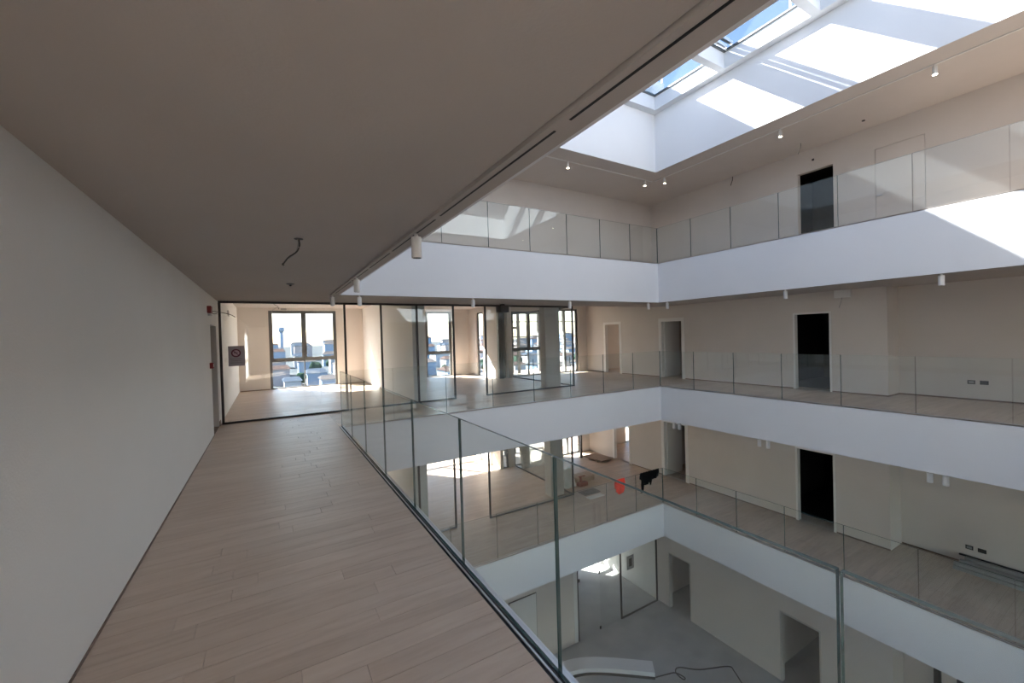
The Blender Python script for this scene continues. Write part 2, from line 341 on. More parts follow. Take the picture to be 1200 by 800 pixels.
# ------------------------------------------------------------------ doors
nd = [0]
def door_x(x, y0, y1, z, h, w=.09, m=WT, label=None, depth=.12, leaf=None):
    nd[0] += 1; e = empty('door_%d' % nd[0], (x, (y0+y1)/2, z), kind='structure', label=label)
    c_ = .006; boxes('door_frame', [(x-.012, x+depth+.01, y0-w, y0+c_, z+.001, z+h+w), (x-.012, x+depth+.01, y1-c_, y1+w, z+.001, z+h+w), (x-.012, x+depth+.01, y0+c_, y1-c_, z+h-c_, z+h+w)], m, e)
    if leaf == 'open':   # leaf swung into the room
        l = boxes('door_leaf', [(x+depth, x+depth+.78, y1-.05, y1-.01, z+.01, z+h-.01)], WT, e)
    return e
door_x(XW, 11.82, 12.61, 0, DH, .09, label='white framed doorway to the sunlit room, farthest along the right wall')
door_x(XW, 8.98, 9.81, 0, DH, .11, label='white framed doorway by the far corner, dim room behind', leaf='open')
door_x(XW, 4.76, 5.54, 0, DH, .035, label='black doorway in the middle gallery wall')
door_x(XW, 11.45, 12.25, ZM, 2.1, .06, label='doorway with sunlit floor behind, level below')
door_x(XW, 8.93, 9.80, ZM, 1.91, .11, label='white framed doorway by the corner, level below', leaf='open')
door_x(XW, 4.73, 5.54, ZM, 1.91, .04, label='black doorway, level below')
door_x(XW, 8.88, 9.70, ZG, 1.93, .02, COLM, label='frameless opening at ground level by the glass screen')
door_x(XW, 5.1, 6.02, ZG, 1.93, .03, COLM, label='dark opening with hinges at ground level')
door_x(11.247, 4.80, 5.62, Z1, 2.09, .025, PL, label='black doorway on the top gallery')
e = empty('door_10', (11.247, 3.55, Z1), kind='structure', label='flush concealed door in the top gallery wall')
boxes('door_leaf', [(11.252, 11.29, 3.128, 3.972, Z1+.005, Z1+2.102)], PL, e)
boxes('door_gap', [(11.28, 11.3, 3.10, 4.0, Z1, Z1+2.13)], BLK, e)
boxes('handle', [(11.20, 11.215, 3.84, 3.95, Z1+1.0, Z1+1.02), (11.20, 11.25, 3.935, 3.95, Z1+1.0, Z1+1.02)], AL, e)
e = empty('door_11', (XL-.15, 9.35, 0), kind='structure', label='recessed flush door at the end of the left wall')
boxes('door_leaf', [(XL-.25, XL-.2, 8.88, 9.82, .005, DH)], COLM, e)
boxes('door_lining', [(XL-.28, XL-.002, 9.80, 9.815, 0, DH), (XL-.28, XL-.002, 8.882, 8.89, 0, DH)], COLM, e)
boxes('threshold', [(XL-.3, XL-.002, 8.885, 9.815, -.02, .003)], SKIRT, e)
e = empty('door_12', (2.2, 10.15, ZG), kind='structure', label='flush door in the ground level wall below the far gallery')
boxes('door_leaf', [(4.55, 5.45, 10.14, 10.18, ZG, ZG+2.1)], PLW, e); boxes('door_gap', [(4.53, 5.47, 10.155, 10.19, ZG, ZG+2.12)], BLK, e)
# skirtings
def skirt(name, bl): boxes(name, bl, SKIRT, kind='structure')
skirt('baseboard_right', [(XW-.012, XW, 5.6, 8.87, 0, .03), (XW-.012, XW, 9.93, 11.72, 0, .03), (XW-.012, XW, 12.7, YB, 0, .03), (XW-.012, XW, 3.66, 4.72, 0, .03), (XW, 11.42, 3.648, 3.66, 0, .03), (11.408, 11.42, YE, 3.648, 0, .03)])
skirt('baseboard_left', [(XL, XL+.008, YE, 8.87, 0, .012), (XL-.02, XL+.012, 9.82, 9.99, 0, .10)])
skirt('baseboard_right', [(XW-.012, XW, 5.6, 8.8, ZM, ZM+.03), (XW-.012, XW, 9.93, 11.3, ZM, ZM+.03), (11.408, 11.42, YE, 3.648, ZM, ZM+.03), (XW-.012, XW, 3.66, 4.68, ZM, ZM+.03)])
skirt('baseboard_far', [(-1.96, -1.12, YA-.012, YA, 0, .03), (1.06, 1.96, YA-.012, YA, 0, .03), (1.958, 1.97, 10.1, YA-.012, 0, .03), (5.56, 5.94, YA-.012, YA, 0, .03)])
# ------------------------------------------------------------------ windows
nw = [1]
def window(x0, x1, y, z0, z1, nx, transom, label, fw=.075, handle=True, gm=None):
    GLW = gm or GLR
    nw[0] += 1; e = empty('window_%d' % nw[0], ((x0+x1)/2, y, z0), kind='structure', label=label)
    d0, d1 = y+.06, y+.13
    boxes('window_frame', [(x0, x0+fw, d0, d1, z0, z1), (x1-fw, x1, d0, d1, z0, z1), (x0+fw, x1-fw, d0, d1, z1-fw, z1), (x0+fw, x1-fw, d0, d1, z0, z0+fw*.5)], GRF, e)
    xs = [x0+fw*.5+(x1-x0-fw)*i/nx for i in range(nx+1)]
    zt = z0+transom
    if transom: boxes('transom', [(x0+fw, x1-fw, d0, d1, zt-.04, zt+.05)], GRF, e)
    for a, b in zip(xs, xs[1:]):
        if b != xs[-1]: boxes('mullion', [(b-.02, b+.02, d0, d1, z0+fw*.5, zt-.04), (b-.05, b+.05, d0, d1, zt+.05, z1-fw)] if transom else [(b-.03, b+.03, d0, d1, z0+fw*.5, z1-fw)], GRF, e)
        if transom:
            s = .05; p0, p1 = a+.03, b-.03
            boxes('sash', [(p0, p0+s, d0-.02, d0, zt+.04, z1-.05), (p1-s, p1, d0-.02, d0, zt+.04, z1-.05), (p0+s, p1-s, d0-.02, d0, zt+.04, zt+.04+s), (p0+s, p1-s, d0-.02, d0, z1-.05-s, z1-.05)], GRF, e)
            if handle: h = boxes('handle', [(p0+.015, p0+.035, d0-.05, d0-.02, zt+.28, zt+.42)], BLK, e)
            boxes('pane', [(a, b, d0+.03, d0+.045, z0+.03, zt-.02)], GLW, e); boxes('pane', [(a, b, d0+.03, d0+.045, zt+.02, z1-.04)], GLW, e)
        else: boxes('pane', [(a, b, d0+.03, d0+.045, z0+.03, z1-.04)], GLW, e)
    return e
window(-1.10, 1.04, YA, 0, 2.70, 2, .97, 'tall two-leaf grey window of the office behind the no-smoking sign')
window(4.42, 5.55, YA, 0, 2.70, 1, .97, 'tall grey window of the second office')
nw[0] += 1; e = empty('window_%d' % nw[0], (XJ, WY0, 0), kind='structure', label='narrow strip of window in the cross wall of the second office')
boxes('window_frame', [(XJ+.05, XJ+.11, WY0, WY0+.05, 0, 2.6), (XJ+.05, XJ+.11, WY1-.05, WY1, 0, 2.6), (XJ+.05, XJ+.11, WY0+.05, WY1-.05, 2.54, 2.6), (XJ+.05, XJ+.11, WY0+.05, WY1-.05, .93, 1.01)], GRF, e)
boxes('pane', [(XJ+.07, XJ+.085, WY0+.05, WY1-.05, .02, 2.54)], GLW, e)
window(6.46, 6.72, YB, 0, 2.55, 1, 0, 'narrow window beside the white post', .05)
window(6.98, 8.62, YB, 0, 2.55, 2, 1.05, 'window behind the grey column, steelwork outside')
window(8.98, 10.3, YB, 0, 2.66, 2, 0, 'window at the open corner right of the grey column', .08)
window(12.95, 14.5, YB, 0, 2.5, 2, .97, 'window of the sunlit side room')
window(2.6, 6.1, YA, ZM, ZM+2.55, 3, .97, 'wide office window of the level below')
window(-1.1, 1.04, YA, ZM, ZM+2.55, 2, .97, 'office window of the level below, left')
window(6.46, 6.72, YB, ZM, ZM+2.40, 1, 0, 'narrow window of the level below', .05)
window(6.98, 8.62, YB, ZM, ZM+2.40, 2, 1.05, 'window behind the wrapped boards, level below')
window(8.98, 10.3, YB, ZM, ZM+2.51, 2, 0, 'window at the corner of the level below', .08)
window(12.95, 14.5, YB, ZM, ZM+2.35, 2, .97, 'window of the side room, level below')
for a_, b_ in nx_:
    for z_, h_, w_ in ((0, 2.4, 'middle level'), (ZM, 2.4, 'level below'), (ZG, 2.9, 'ground level')):
        if z_ == 0 and a_ < 9: continue
        window(a_, b_, YE-.2, z_, z_+h_, 2, .97, 'added fill-light window in the near end wall behind the camera, %s' % w_, handle=False, gm=GLN)
for a_, b_ in ADDED_LWIN:
    for z_ in (0, ZM, ZG):
        nw[0] += 1; e = empty('window_%d' % nw[0], (XL-.2, a_, z_), kind='structure', label='added fill-light window in the left wall behind the camera')
        boxes('window_frame', [(XL-.22, XL-.15, a_, a_+.07, z_, z_+2.35), (XL-.22, XL-.15, b_-.07, b_, z_, z_+2.35), (XL-.22, XL-.15, a_+.07, b_-.07, z_+2.28, z_+2.35), (XL-.22, XL-.15, a_+.07, b_-.07, z_, z_+.05), (XL-.22, XL-.15, a_+.07, b_-.07, z_+.95, z_+1.02)], GRF, e)
        boxes('pane', [(XL-.19, XL-.175, a_+.07, b_-.07, z_+.05, z_+2.28)], GLW, e)
window(9.1, 10.6, YB, -7.9, -5.2, 2, .97, 'ground level window')
# dark steel upright and white post by the corner windows
boxes('steel_post', [(6.33, 6.53, YB-.16, YB-.02, 0, 2.79)], BLK, bevel=.008, label='black steel upright left of the narrow corner window', cat='post')
boxes('window_post', [(6.74, 6.93, YB-.12, YB-.01, 0, 2.79)], WT, bevel=.008, label='slim white post between the two corner windows', cat='post')
# columns
boxes('column', [(6.12, 6.66, 10.26, 10.56, 0, 2.79)], COLM, bevel=.01, label='square grey column behind the partition glass, middle level', cat='column', kind='structure')
boxes('column', [(6.33, 6.83, 10.45, 10.8, ZM, -.68)], COLM, bevel=.01, label='square grey column behind the partition glass, level below', cat='column', kind='structure')
# ------------------------------------------------------------------ glass partitions
def partition(label, y, z0, z1, segs, posts, ret=None, x0=-1.96):
    e = empty('glass_partition', (posts[0], y, z0), label, 'partition')
    t = .022
    boxes('top_rail', [(posts[0]-.02, posts[-1]+.02, y-t, y+t, z1-.045, z1)], BLK, e)
    for p in posts: boxes('post', [(p-.022, p+.022, y-t, y+t, z0, z1-.045)], BLK, e)
    for a, b, n in segs:
        boxes('bottom_rail', [(a+.022, b-.022, y-t, y+t, z0, z0+.035)], BLK, e)
        for i in range(n):
            p, q = a+.02+(b-a-.04)*i/n, a+.02+(b-a-.04)*(i+1)/n
            boxes('glass_panel', [(p+.002, q-.002, y-.006, y+.006, z0+.02, z1-.03)], GLP, e)
    if ret:
        boxes('top_rail', [(posts[-1]-t, posts[-1]+t, y+t, ret, z1-.045, z1)], BLK, e)
        boxes('bottom_rail', [(posts[-1]-t, posts[-1]+t, y+t, ret, z0, z0+.035)], BLK, e)
        for i in range(3):
            p, q = y+t+(ret-y-t)*i/3, y+t+(ret-y-t)*(i+1)/3
            boxes('glass_panel', [(posts[-1]-.006, posts[-1]+.006, p+.002, q-.002, z0+.02, z1-.03)], GLP, e)
    return e
partition('black framed glass partition of the offices on the middle level', YP, 0, 2.462, [(-1.94, .39, 3), (1.20, 2.07, 1), (2.07, 3.04, 1), (3.97, 6.98, 3)],
          [-1.94, .39, 1.20, 2.07, 3.04, 3.97, 6.98], 13.72)
partition('black framed glass partition of the offices on the level below', 10.24, ZM, S0-.015, [(-1.94, .39, 3), (1.20, 2.07, 1), (2.07, 3.04, 1), (4.07, 7.02, 3)],
          [-1.94, .39, 1.20, 2.07, 3.04, 4.07, 7.02], 13.72)
partition('black framed glass screen and doors on the ground level', 10.2, ZG, SM-.015, [(8.93, 10.7, 1)], [7.05, 8.93, 10.7])
wall_y('wall_ground_far', 10.18, 10.34, -2, 6.88, ZG, SM, PL)
boxes('trim_3', [(6.88, 7.02, 10.17, 10.35, ZG, SM)], WT, kind='structure', label='white jamb of the ground level glass doors')
boxes('door_glass_leaf', [(7.98, 8.90, 10.19, 10.202, ZG+.01, SM-.1)], GLP, label='frameless glass door leaf with small dark fittings, ground level', cat='door')
for i, (x, z) in enumerate(((7.1, -6.2), (7.95, -6.2), (7.95, -8.02))):
    boxes('lock_fitting', [(x-.03, x+.03, 10.16, 10.185, z-.05, z+.05)], BLK, bevel=.006, cat='lock',
          label=('dark lock fitting on the black post of the ground level doors', 'dark lock fitting at mid height of the ground level glass leaf', 'dark patch fitting at the foot of the ground level glass leaf')[i])
wall_x('wall_ground_room', XW-.02, XW+.0, 10.25, YB, ZG, SM, PLW)
# ------------------------------------------------------------------ glass balustrades
def panel_mesh(axis, L, h):
    me = bpy.data.meshes.new('glass_panel'); bm = bmesh.new(); t = .0085
    a, b = L/2, t
    cs = [(-a,-b,0),(a,-b,0),(a,b,0),(-a,b,0),(-a,-b,h),(a,-b,h),(a,b,h),(-a,b,h)]
    if axis == 'y': cs = [(-q, p, z) for p, q, z in cs]
    vs = [bm.verts.new(c) for c in cs]
    for i, f in enumerate(((0,3,2,1),(4,5,6,7),(0,1,5,4),(1,2,6,5),(2,3,7,6),(3,0,4,7))):
        g = bm.faces.new([vs[j] for j in f]); g.material_index = 0 if i in (2, 4) else 1
    bmesh.ops.recalc_face_normals(bm, faces=bm.faces[:]); bm.to_mesh(me); bm.free(); me.materials.append(GL); me.materials.append(EDGE)
    return me
PM = {a: panel_mesh(a, 1.112, 1.03) for a in 'xy'}; PS = panel_mesh('x', .955, 1.03)
def balustrade(axis, c, starts, z, label, step=1.12, edge=0):
    first = starts[0]
    loc = (first, c, z) if axis == 'x' else (c, first, z)
    e = empty('glass_balustrade', loc, label, 'balustrade')
    lo, hi = starts[0]+(.154 if axis == 'x' else 0), starts[-1]+step-(.022 if axis == 'y' else .012)
    for s in starts:
        short = axis == 'x' and s == starts[0]
        o = bpy.data.objects.new('glass_panel', PS if short else PM[axis]); COL.objects.link(o); o.parent = e
        o.location = (s+step/2-first+(.078 if short else -.009), 0, 0) if axis == 'x' else (0, s+step/2-first, 0)
    def ch(name, d0, d1, z0, z1, m):
        d0, d1 = c+d0, c+d1
        d0, d1 = min(d0, d1), max(d0, d1)
        boxes(name, [(lo, hi, d0, d1, z+z0, z+z1)] if axis == 'x' else [(d0, d1, lo, hi, z+z0, z+z1)], m, e)
    s = edge
    ch('shadow_gap', -.053*s, -.036*s, -.03, -.004, BLK2)
    ch('base_channel', -.036*s, -.026*s, -.03, .004, AL)
    ch('gasket', -.026*s, -.0085*s, -.03, -.002, BLK2)
    ch('outer_flange', .0085*s, .0398*s, -.03, .002, AL)
    return e
xs8 = [XR+.04-1.12*(k+1) for k in range(8)][::-1]; ys8 = [YF+.04-1.12*(k+1) for k in range(8)][::-1]
for z, w in ((0, 'middle level'), (Z1, 'top gallery'), (ZM, 'level below')):
    balustrade('y', XV-.04, ys8, z, 'clear glass balustrade along the %s walkway, near left side of the void' % w, edge=1)
    balustrade('x', YF+.04, [v for v in xs8 if v > -.2], z, 'clear glass balustrade on the far side of the void, %s' % w, edge=-1)
    balustrade('y', XR+.04, ys8, z, 'clear glass balustrade on the right side of the void, %s' % w, edge=-1)
    balustrade('x', YN-.04, [v for v in xs8 if v > -.2], z, 'clear glass balustrade on the near end of the void, %s' % w, edge=1)
# ------------------------------------------------------------------ tracks and spotlights
def track(bl, label, m=BLK2): boxes('lighting_track', bl, m, label=label, cat='lighting track')
ya = -.6; seg = []
for L in (1.9, 1.35, 1.2, .95, 1.1, 1.6): seg.append((-.056, -.044, ya, ya+L, S1-.0135, S1-.0120)); ya += L+.10
track(seg, 'thin black lighting slot in the ceiling edge above the walkway')
track([(0, XR, YF+.09, YF+.10, S1-.0135, S1-.012)], 'thin dark lighting slot in the far gallery soffit')
track([(XR+.09, XR+.10, YN, YF, S1-.0135, S1-.012)], 'thin dark lighting slot in the right gallery soffit')
track([(-.3, XR+.5, YF+.53, YF+.57, ZC-.015, ZC)], 'white lighting track on the top gallery ceiling, far side', SPW)
track([(XR+.53, XR+.57, YN, YF+.5, ZC-.015, ZC)], 'white lighting track on the top gallery ceiling, right side', SPW)
def spot_proto(lit):
    e = empty('spotlight', (0, 0, -50), cat='spotlight')
    prof = [(.0385, 0), (.041, -.004), (.041, -.168), (.038, -.172), (.034, -.165)]
    lathe('mount', [(.016, .0), (.016, -.03)], SPW, e)
    h = lathe('lamp_body', prof if not lit else [(.034, 0), (.036, -.004), (.041, -.14), (.038, -.143)], SPW, e, loc=(0, 0, -.028))
    lathe('lens', [(.034, 0), (.034, -.006)] if lit else [(.034, 0), (.034, -.004)], LENS if lit else LENSO, e, loc=(0, 0, -.195 if not lit else -.17))
    return e
def copy_tree(o):
    c = o.copy(); COL.objects.link(c)
    for ch in o.children: q = ch.copy(); COL.objects.link(q); q.parent = c
    return c
prot = {0: None, 1: None}
def spot(x, y, z, label, group, lit=0):
    if prot[lit] is None: prot[lit] = o = spot_proto(lit)
    else: o = copy_tree(prot[lit])
    o.location = (x, y, z); o['label'] = label; o['group'] = group; o['category'] = 'spotlight'
zt = S1-.0125
G0 = 'unlit spotlights under the middle ceiling'
spot(-.05, 3.30, zt, 'unlit white cylinder spotlight above the walkway, the largest and nearest one', G0)
spot(-.05, 5.95, zt, 'unlit white cylinder spotlight above the walkway, second along the slot', G0)
spot(-.05, 8.45, zt, 'unlit white cylinder spotlight at the corner above the office partition, left of its pair', G0)
spot(.42, YF+.10, zt, 'white spotlight on the far soffit just right of the walkway corner', G0)
spot(2.83, YF+.10, zt, 'white spotlight on the far soffit in front of the second office', G0)
spot(5.56, YF+.10, zt, 'white spotlight on the far soffit in front of the grey column', G0)
spot(8.47, YF+.10, zt, 'white spotlight on the far soffit next to the right corner', G0)
spot(XR+.1, 8.02, zt, 'white spotlight on the right soffit next to the corner', G0)
spot(XR+.1, 4.84, zt, 'white spotlight on the right soffit left of the black doorway', G0)
spot(XR+.1, 2.35, zt, 'white spotlight on the right soffit before the recessed wall', G0)
zt = S0-.0125; G1 = 'white spotlights under the middle gallery, level below'
for x, y, lb in ((8.9, 7.88, 'left one of the pair of spotlights by the corner doorway of the level below'), (8.9, 7.70, 'right one of the pair of spotlights by the corner doorway of the level below'),
                 (8.9, 5.48, 'left one of the pair of spotlights above the black doorway of the level below'), (8.9, 5.28, 'right one of the pair of spotlights above the black doorway of the level below'),
                 (8.9, 2.53, 'left one of the pair of spotlights before the recessed wall of the level below'), (8.9, 2.33, 'right one of the pair of spotlights before the recessed wall of the level below')):
    spot(x, y, zt, lb, G1)
G2 = 'lit spotlights on the top gallery ceiling'
zt = ZC-.015
spot(5.98, YF+.55, zt, 'lit spotlight on the top gallery, alone on the far side', G2, 1)
spot(8.96, YF+.55, zt, 'lit spotlight on the top gallery, far side beside the corner', G2, 1)
spot(XR+.55, 8.38, zt, 'lit spotlight on the top gallery, right side beside the corner', G2, 1)
spot(XR+.55, 5.10, zt, 'lit spotlight on the top gallery, left of the black doorway', G2, 1)
spot(XR+.55, 2.50, zt, 'lit spotlight on the top gallery, the rightmost', G2, 1)
spot(XR+.55, .1, zt, 'lit spotlight on the top gallery, beyond the right edge of the picture', G2, 1)
# ------------------------------------------------------------------ small fittings on walls and ceilings
e = empty('hanging_cable', (-.87, 3.93, 2.475), 'dark bundle of bare cables hanging out of the walkway ceiling', 'cable')
lathe('ceiling_hole', [(.035, 0), (.035, -.004)], BLK2, e)
tube('cable', [(-.87, 3.93, 2.475), (-.865, 3.93, 2.42), (-.89, 3.92, 2.36), (-.95, 3.91, 2.31), (-.985, 3.90, 2.26), (-1.0, 3.90, 2.245), (-.985, 3.9, 2.24)], .006, WIRE, e)
tube('cable', [(-.875, 3.935, 2.475), (-.875, 3.93, 2.43), (-.90, 3.925, 2.35), (-.95, 3.915, 2.30)], .004, GREYP, e)
e = empty('smoke_detector', (-.81, 7.0, 2.475), 'small round detector base on the ceiling near the offices', 'detector')
lathe('base', [(.05, 0), (.055, -.01), (.03, -.02)], GREYP, e); lathe('sensor', [(.018, 0), (.012, -.015)], BLK2, e, loc=(0, 0, -.02))
e = empty('alarm_sounder', (XL, 8.62, 2.2), 'dark red fire alarm sounder high on the left wall', 'alarm')
boxes('housing', [(XL, XL+.06, 8.53, 8.71, 2.13, 2.25)], RED, e, bevel=.008); lathe('base', [(.04, 0), (.03, .04)], SPW, e, loc=(.03, .02, -.11))
e = empty('call_point', (XL, 8.66, 1.24), 'small red fire call point on the left wall beside the door recess', 'alarm')
boxes('housing', [(XL, XL+.05, 8.62, 8.72, 1.19, 1.29)], RED, e, bevel=.006); boxes('button', [(XL+.05, XL+.054, 8.645, 8.695, 1.215, 1.265)], SPW, e)
e = empty('wall_wire', (XL, 8.95, 2.18), 'thin wires sticking out of the left wall beside the glass partition', 'wire')
tube('wire', [(XL, 8.95, 2.19), (-1.85, 8.97, 2.17), (-1.7, 8.96, 2.13), (-1.62, 8.95, 2.08)], .005, WIRE, e)
tube('wire', [(XL, 8.95, 2.17), (-1.93, 8.93, 2.14), (-1.88, 8.93, 2.15)], .007, GREYP, e)
# no smoking sign
e = empty('no_smoking_sign', (-1.69, YP-.012, 1.15), 'white paper no-smoking sign with dark red ring taped to the office glass', 'sign')
boxes('sheet', [(-1.82, -1.545, YP-.010, YP-.0075, 1.15, 1.555)], mat('sign_paper', (.42, .38, .41), .7), e)
def ring_mesh(name, r0, r1, cx, cz, y, m, par, sx=1.0):
    me = bpy.data.meshes.new(name); bm = bmesh.new(); n = 32; lay = []
    for yy in (y, y+.001):
        lay.append([[bm.verts.new((cx+r*sx*math.cos(i*2*math.pi/n), yy, cz+r*math.sin(i*2*math.pi/n))) for i in range(n)] for r in (r0, r1)])
    for i in range(n):
        j = (i+1) % n
        bm.faces.new((lay[0][0][i], lay[0][0][j], lay[0][1][j], lay[0][1][i])); bm.faces.new((lay[1][0][i], lay[1][1][i], lay[1][1][j], lay[1][0][j]))
        bm.faces.new((lay[0][1][i], lay[0][1][j], lay[1][1][j], lay[1][1][i])); bm.faces.new((lay[0][0][i], lay[1][0][i], lay[1][0][j], lay[0][0][j]))
    bm.to_mesh(me); bm.free(); return link(name, me, m, par)
DR = mat('sign_dark_red', (.13, .02, .05), .6); PKP = mat('sign_pink', (.55, .40, .46), .6)
ring_mesh('disc', .001, .062, 0, .262, -.0012, PKP, e); ring_mesh('ring', .058, .082, 0, .262, -.0025, DR, e)
def quad(name, pts, y, m, par):
    me = bpy.data.meshes.new(name); bm = bmesh.new()
    a = [bm.verts.new((p[0], y, p[1])) for p in pts]; b = [bm.verts.new((p[0], y+.001, p[1])) for p in pts]; n = len(a)
    bm.faces.new(a); bm.faces.new(b[::-1])
    for i in range(n): bm.faces.new((a[i], b[i], b[(i+1) % n], a[(i+1) % n]))
    bm.to_mesh(me); bm.free(); return link(name, me, m, par)
quad('slash', [(-.050, .304), (-.042, .312), (.050, .220), (.042, .212)], -.0035, DR, e)
quad('cigarette', [(-.035, .262), (.03, .262), (.03, .274), (-.035, .274)], -.003, BLK, e)
quad('smoke_mark', [(-.035, .28), (-.02, .30), (-.005, .285), (-.015, .28)], -.003, BLK, e)
def text(body, size, loc, m, par, rot=(math.pi/2, 0, 0)):
    cu = bpy.data.curves.new('lettering', 'FONT'); cu.body = body; cu.size = size; cu.align_x = 'CENTER'; cu.extrude = .0003; cu.materials.append(m)
    t_ = bpy.data.objects.new('t', cu); COL.objects.link(t_); bpy.context.view_layer.update()
    me = bpy.data.meshes.new_from_object(t_.evaluated_get(bpy.context.evaluated_depsgraph_get())); bpy.data.objects.remove(t_)
    o = bpy.data.objects.new('lettering', me); COL.objects.link(o); o.parent = par; o.location = loc; o.rotation_euler = rot
TX = mat('sign_ink', (.05, .05, .06), .6)
text('VIETATO FUMARE', .026, (0, -.0035, .135), TX, e); text('NO SMOKING', .024, (0, -.0035, .098), TX, e); text('RAUCHEN VERBOTEN', .02, (0, -.0035, .06), TX, e)
# office fittings seen through the glass
boxes('wall_vent', [(-1.97, -1.955, 12.4, 12.75, 2.30, 2.44)], GREYP, bevel=.004, label='small square grille on the side wall of the first office', cat='vent')
boxes('wall_vent', [(-.72, -.55, YA-.02, YA, 2.71, 2.78)], GREYP, bevel=.004, label='small grey grille above the first office window', cat='vent')
e = empty('hanging_wire', (-.95, 12.5, 2.79), 'tangled wires hanging from the first office ceiling', 'wire')
tube('wire', [(-.95, 12.5, 2.79), (-.95, 12.5, 2.65), (-.90, 12.5, 2.57), (-.84, 12.5, 2.50), (-.90, 12.5, 2.52), (-1.0, 12.5, 2.45), (-1.02, 12.5, 2.36)], .006, GREYP, e)
tube('wire', [(-.95, 12.5, 2.79), (-.97, 12.5, 2.62), (-.88, 12.5, 2.56), (-.86, 12.5, 2.48)], .006, WIRE, e)
e = empty('ceiling_unit', (4.43, 9.85, 2.24), 'small black box under the ceiling in front of the office partition', 'box')
boxes('housing', [(4.29, 4.56, 9.72, 9.98, 2.25, 2.44)], BLK, e, bevel=.01); boxes('bracket', [(4.38, 4.47, 9.80, 9.90, 2.44, 2.475)], BLK, e)
e = empty('junction_box', (XW, 4.46, 2.28), 'white junction box under the ceiling right of the black doorway', 'box')
boxes('housing', [(XW-.10, XW, 4.30, 4.62, 2.29, 2.475)], SPW, e, bevel=.01); boxes('cover', [(XW-.106, XW-.1, 4.32, 4.60, 2.31, 2.45)], WT, e)
tube('cable', [(XW-.05, 4.48, 2.29), (XW-.08, 4.48, 2.2), (XW-.10, 4.52, 2.05)], .006, GREYP, e)
def outlet(x, y, z, w, label, dark=False):
    e = empty('wall_outlet', (x, y, z), label, 'outlet', 'wall outlets in the recessed wall')
    boxes('back_box', [(x-.008, x, y-w, y+w, z-.04, z+.04)], BLK, e)
    boxes('cover', [(x-.012, x-.008, y-w*.72, y+w*.72, z-.025, z+.025)], GREYP if not dark else WIRE, e)
outlet(11.42, 2.52, .37, .055, 'left one of two wall outlets in the recessed wall, middle level'); outlet(11.42, 2.34, .37, .06, 'right one of two wall outlets in the recessed wall, middle level', True)
outlet(11.42, 2.58, ZM+.36, .055, 'left one of two wall outlets in the recessed wall, level below'); outlet(11.42, 2.40, ZM+.36, .06, 'right one of two wall outlets in the recessed wall, level below', True)
e = empty('wall_outlet', (11.42, 4.0, -7), 'single dark outlet at ground level', 'outlet'); e.location = (11.42, 3.4, -7)
boxes('back_box', [(11.40, 11.42, 3.36, 3.5, -7.2, -7.1)], BLK, e)
boxes('steel_post', [(11.0, 11.1, 2.95, 3.05, ZG, SM)], BLK, label='black upright at ground level, left one of two under the right gallery', cat='post')
boxes('steel_post', [(11.0, 11.1, 2.60, 2.70, ZG, SM)], BLK, label='black upright at ground level, right one of two under the right gallery', cat='post')
for p, lb in (((11.24, 7.40, 6.268), 'short dark cable end hanging by the top gallery wall, left one'), ((10.65, 5.26, 6.268), 'short pale cable end hanging left of the top black doorway')):
    e = empty('cable_end', p, lb, 'cable')
    tube('cable', [p, (p[0]-.01, p[1], p[2]-.1), (p[0]-.03, p[1]+.05, p[2]-.26)], .010, WIRE if 'dark' in lb else GREYP, e)
boxes('wall_sensor', [(11.235, 11.247, 5.22, 5.27, 5.94, 5.99)], BLK, label='tiny black sensor on the wall above the top black doorway', cat='sensor')
lathe('ceiling_sensor', [(.03, 0), (.03, -.015)], BLK2, loc=(10.68, 3.99, ZC), label='tiny dark sensor on the top gallery ceiling', cat='sensor')
boxes('wall_outlet', [(2.3, 2.31, 9.9, 9.9, 0, 0)], BLK) if False else None
# ------------------------------------------------------------------ cloths on the lower balustrade
def cloth(name, x0, x1, top, h1, h2, m, label, cat, jag, seed):
    r = random.Random(seed); n, k = 22, 12; yc = YF+.04; me = bpy.data.meshes.new(name); bm = bmesh.new(); g = []
    for i in range(n+1):
        u = i/n; x = x0+(x1-x0)*u; col = []
        f = h1*jag(u); b = h2*(.8+.2*math.sin(u*5+seed))
        path = []
        for j in range(k+1):      # front drop, over the edge, back drop
            t = j/k
            if t < .55: s = 1-t/.55; path.append((yc-.016-.02*math.sin(u*14+s*3)*s, top-f*s))
            elif t < .65: path.append((yc+(-.012 if t < .6 else .012), top+.012))
            else: s = (t-.65)/.35; path.append((yc+.016+.02*math.sin(u*11)*s, top-b*s))
        for (yy, zz) in path: col.append(bm.verts.new((x+.01*math.sin(zz*30+i), yy, zz+.006*math.sin(i*2.1))))
        g.append(col)
    for i in range(n):
        for j in range(k): f = bm.faces.new((g[i][j], g[i+1][j], g[i+1][j+1], g[i][j+1])); f.smooth = True
    bm.to_mesh(me); bm.free(); o = link(name, me, m, label=label, cat=cat)
    sm = o.modifiers.new('thick', 'SOLIDIFY'); sm.thickness = .008; sm.offset = 1
    return o
HV = mat('high_visibility_orange_red_cloth', (.85, .06, .03), .8); JK = mat('black_cloth', (.003, .003, .003), .95, spec=.1)
cloth('safety_vest', 6.92, 7.27, ZM+1.035, .40, .25, HV, 'bright orange-red vest draped over the lower far balustrade', 'vest', lambda u: .75+.25*math.sin(math.pi*u)-.3*max(0, u-.7), 1)
cloth('jacket', 7.90, 8.66, ZM+1.035, .56, .3, JK, 'black jacket draped over the lower far balustrade near the corner', 'jacket',
      lambda u: (1.0 if u < .17 else .66-.1*u if u < .38 else .52 if u < .48 else .72 if u < .6 else .42 if u < .85 else .22), 5)
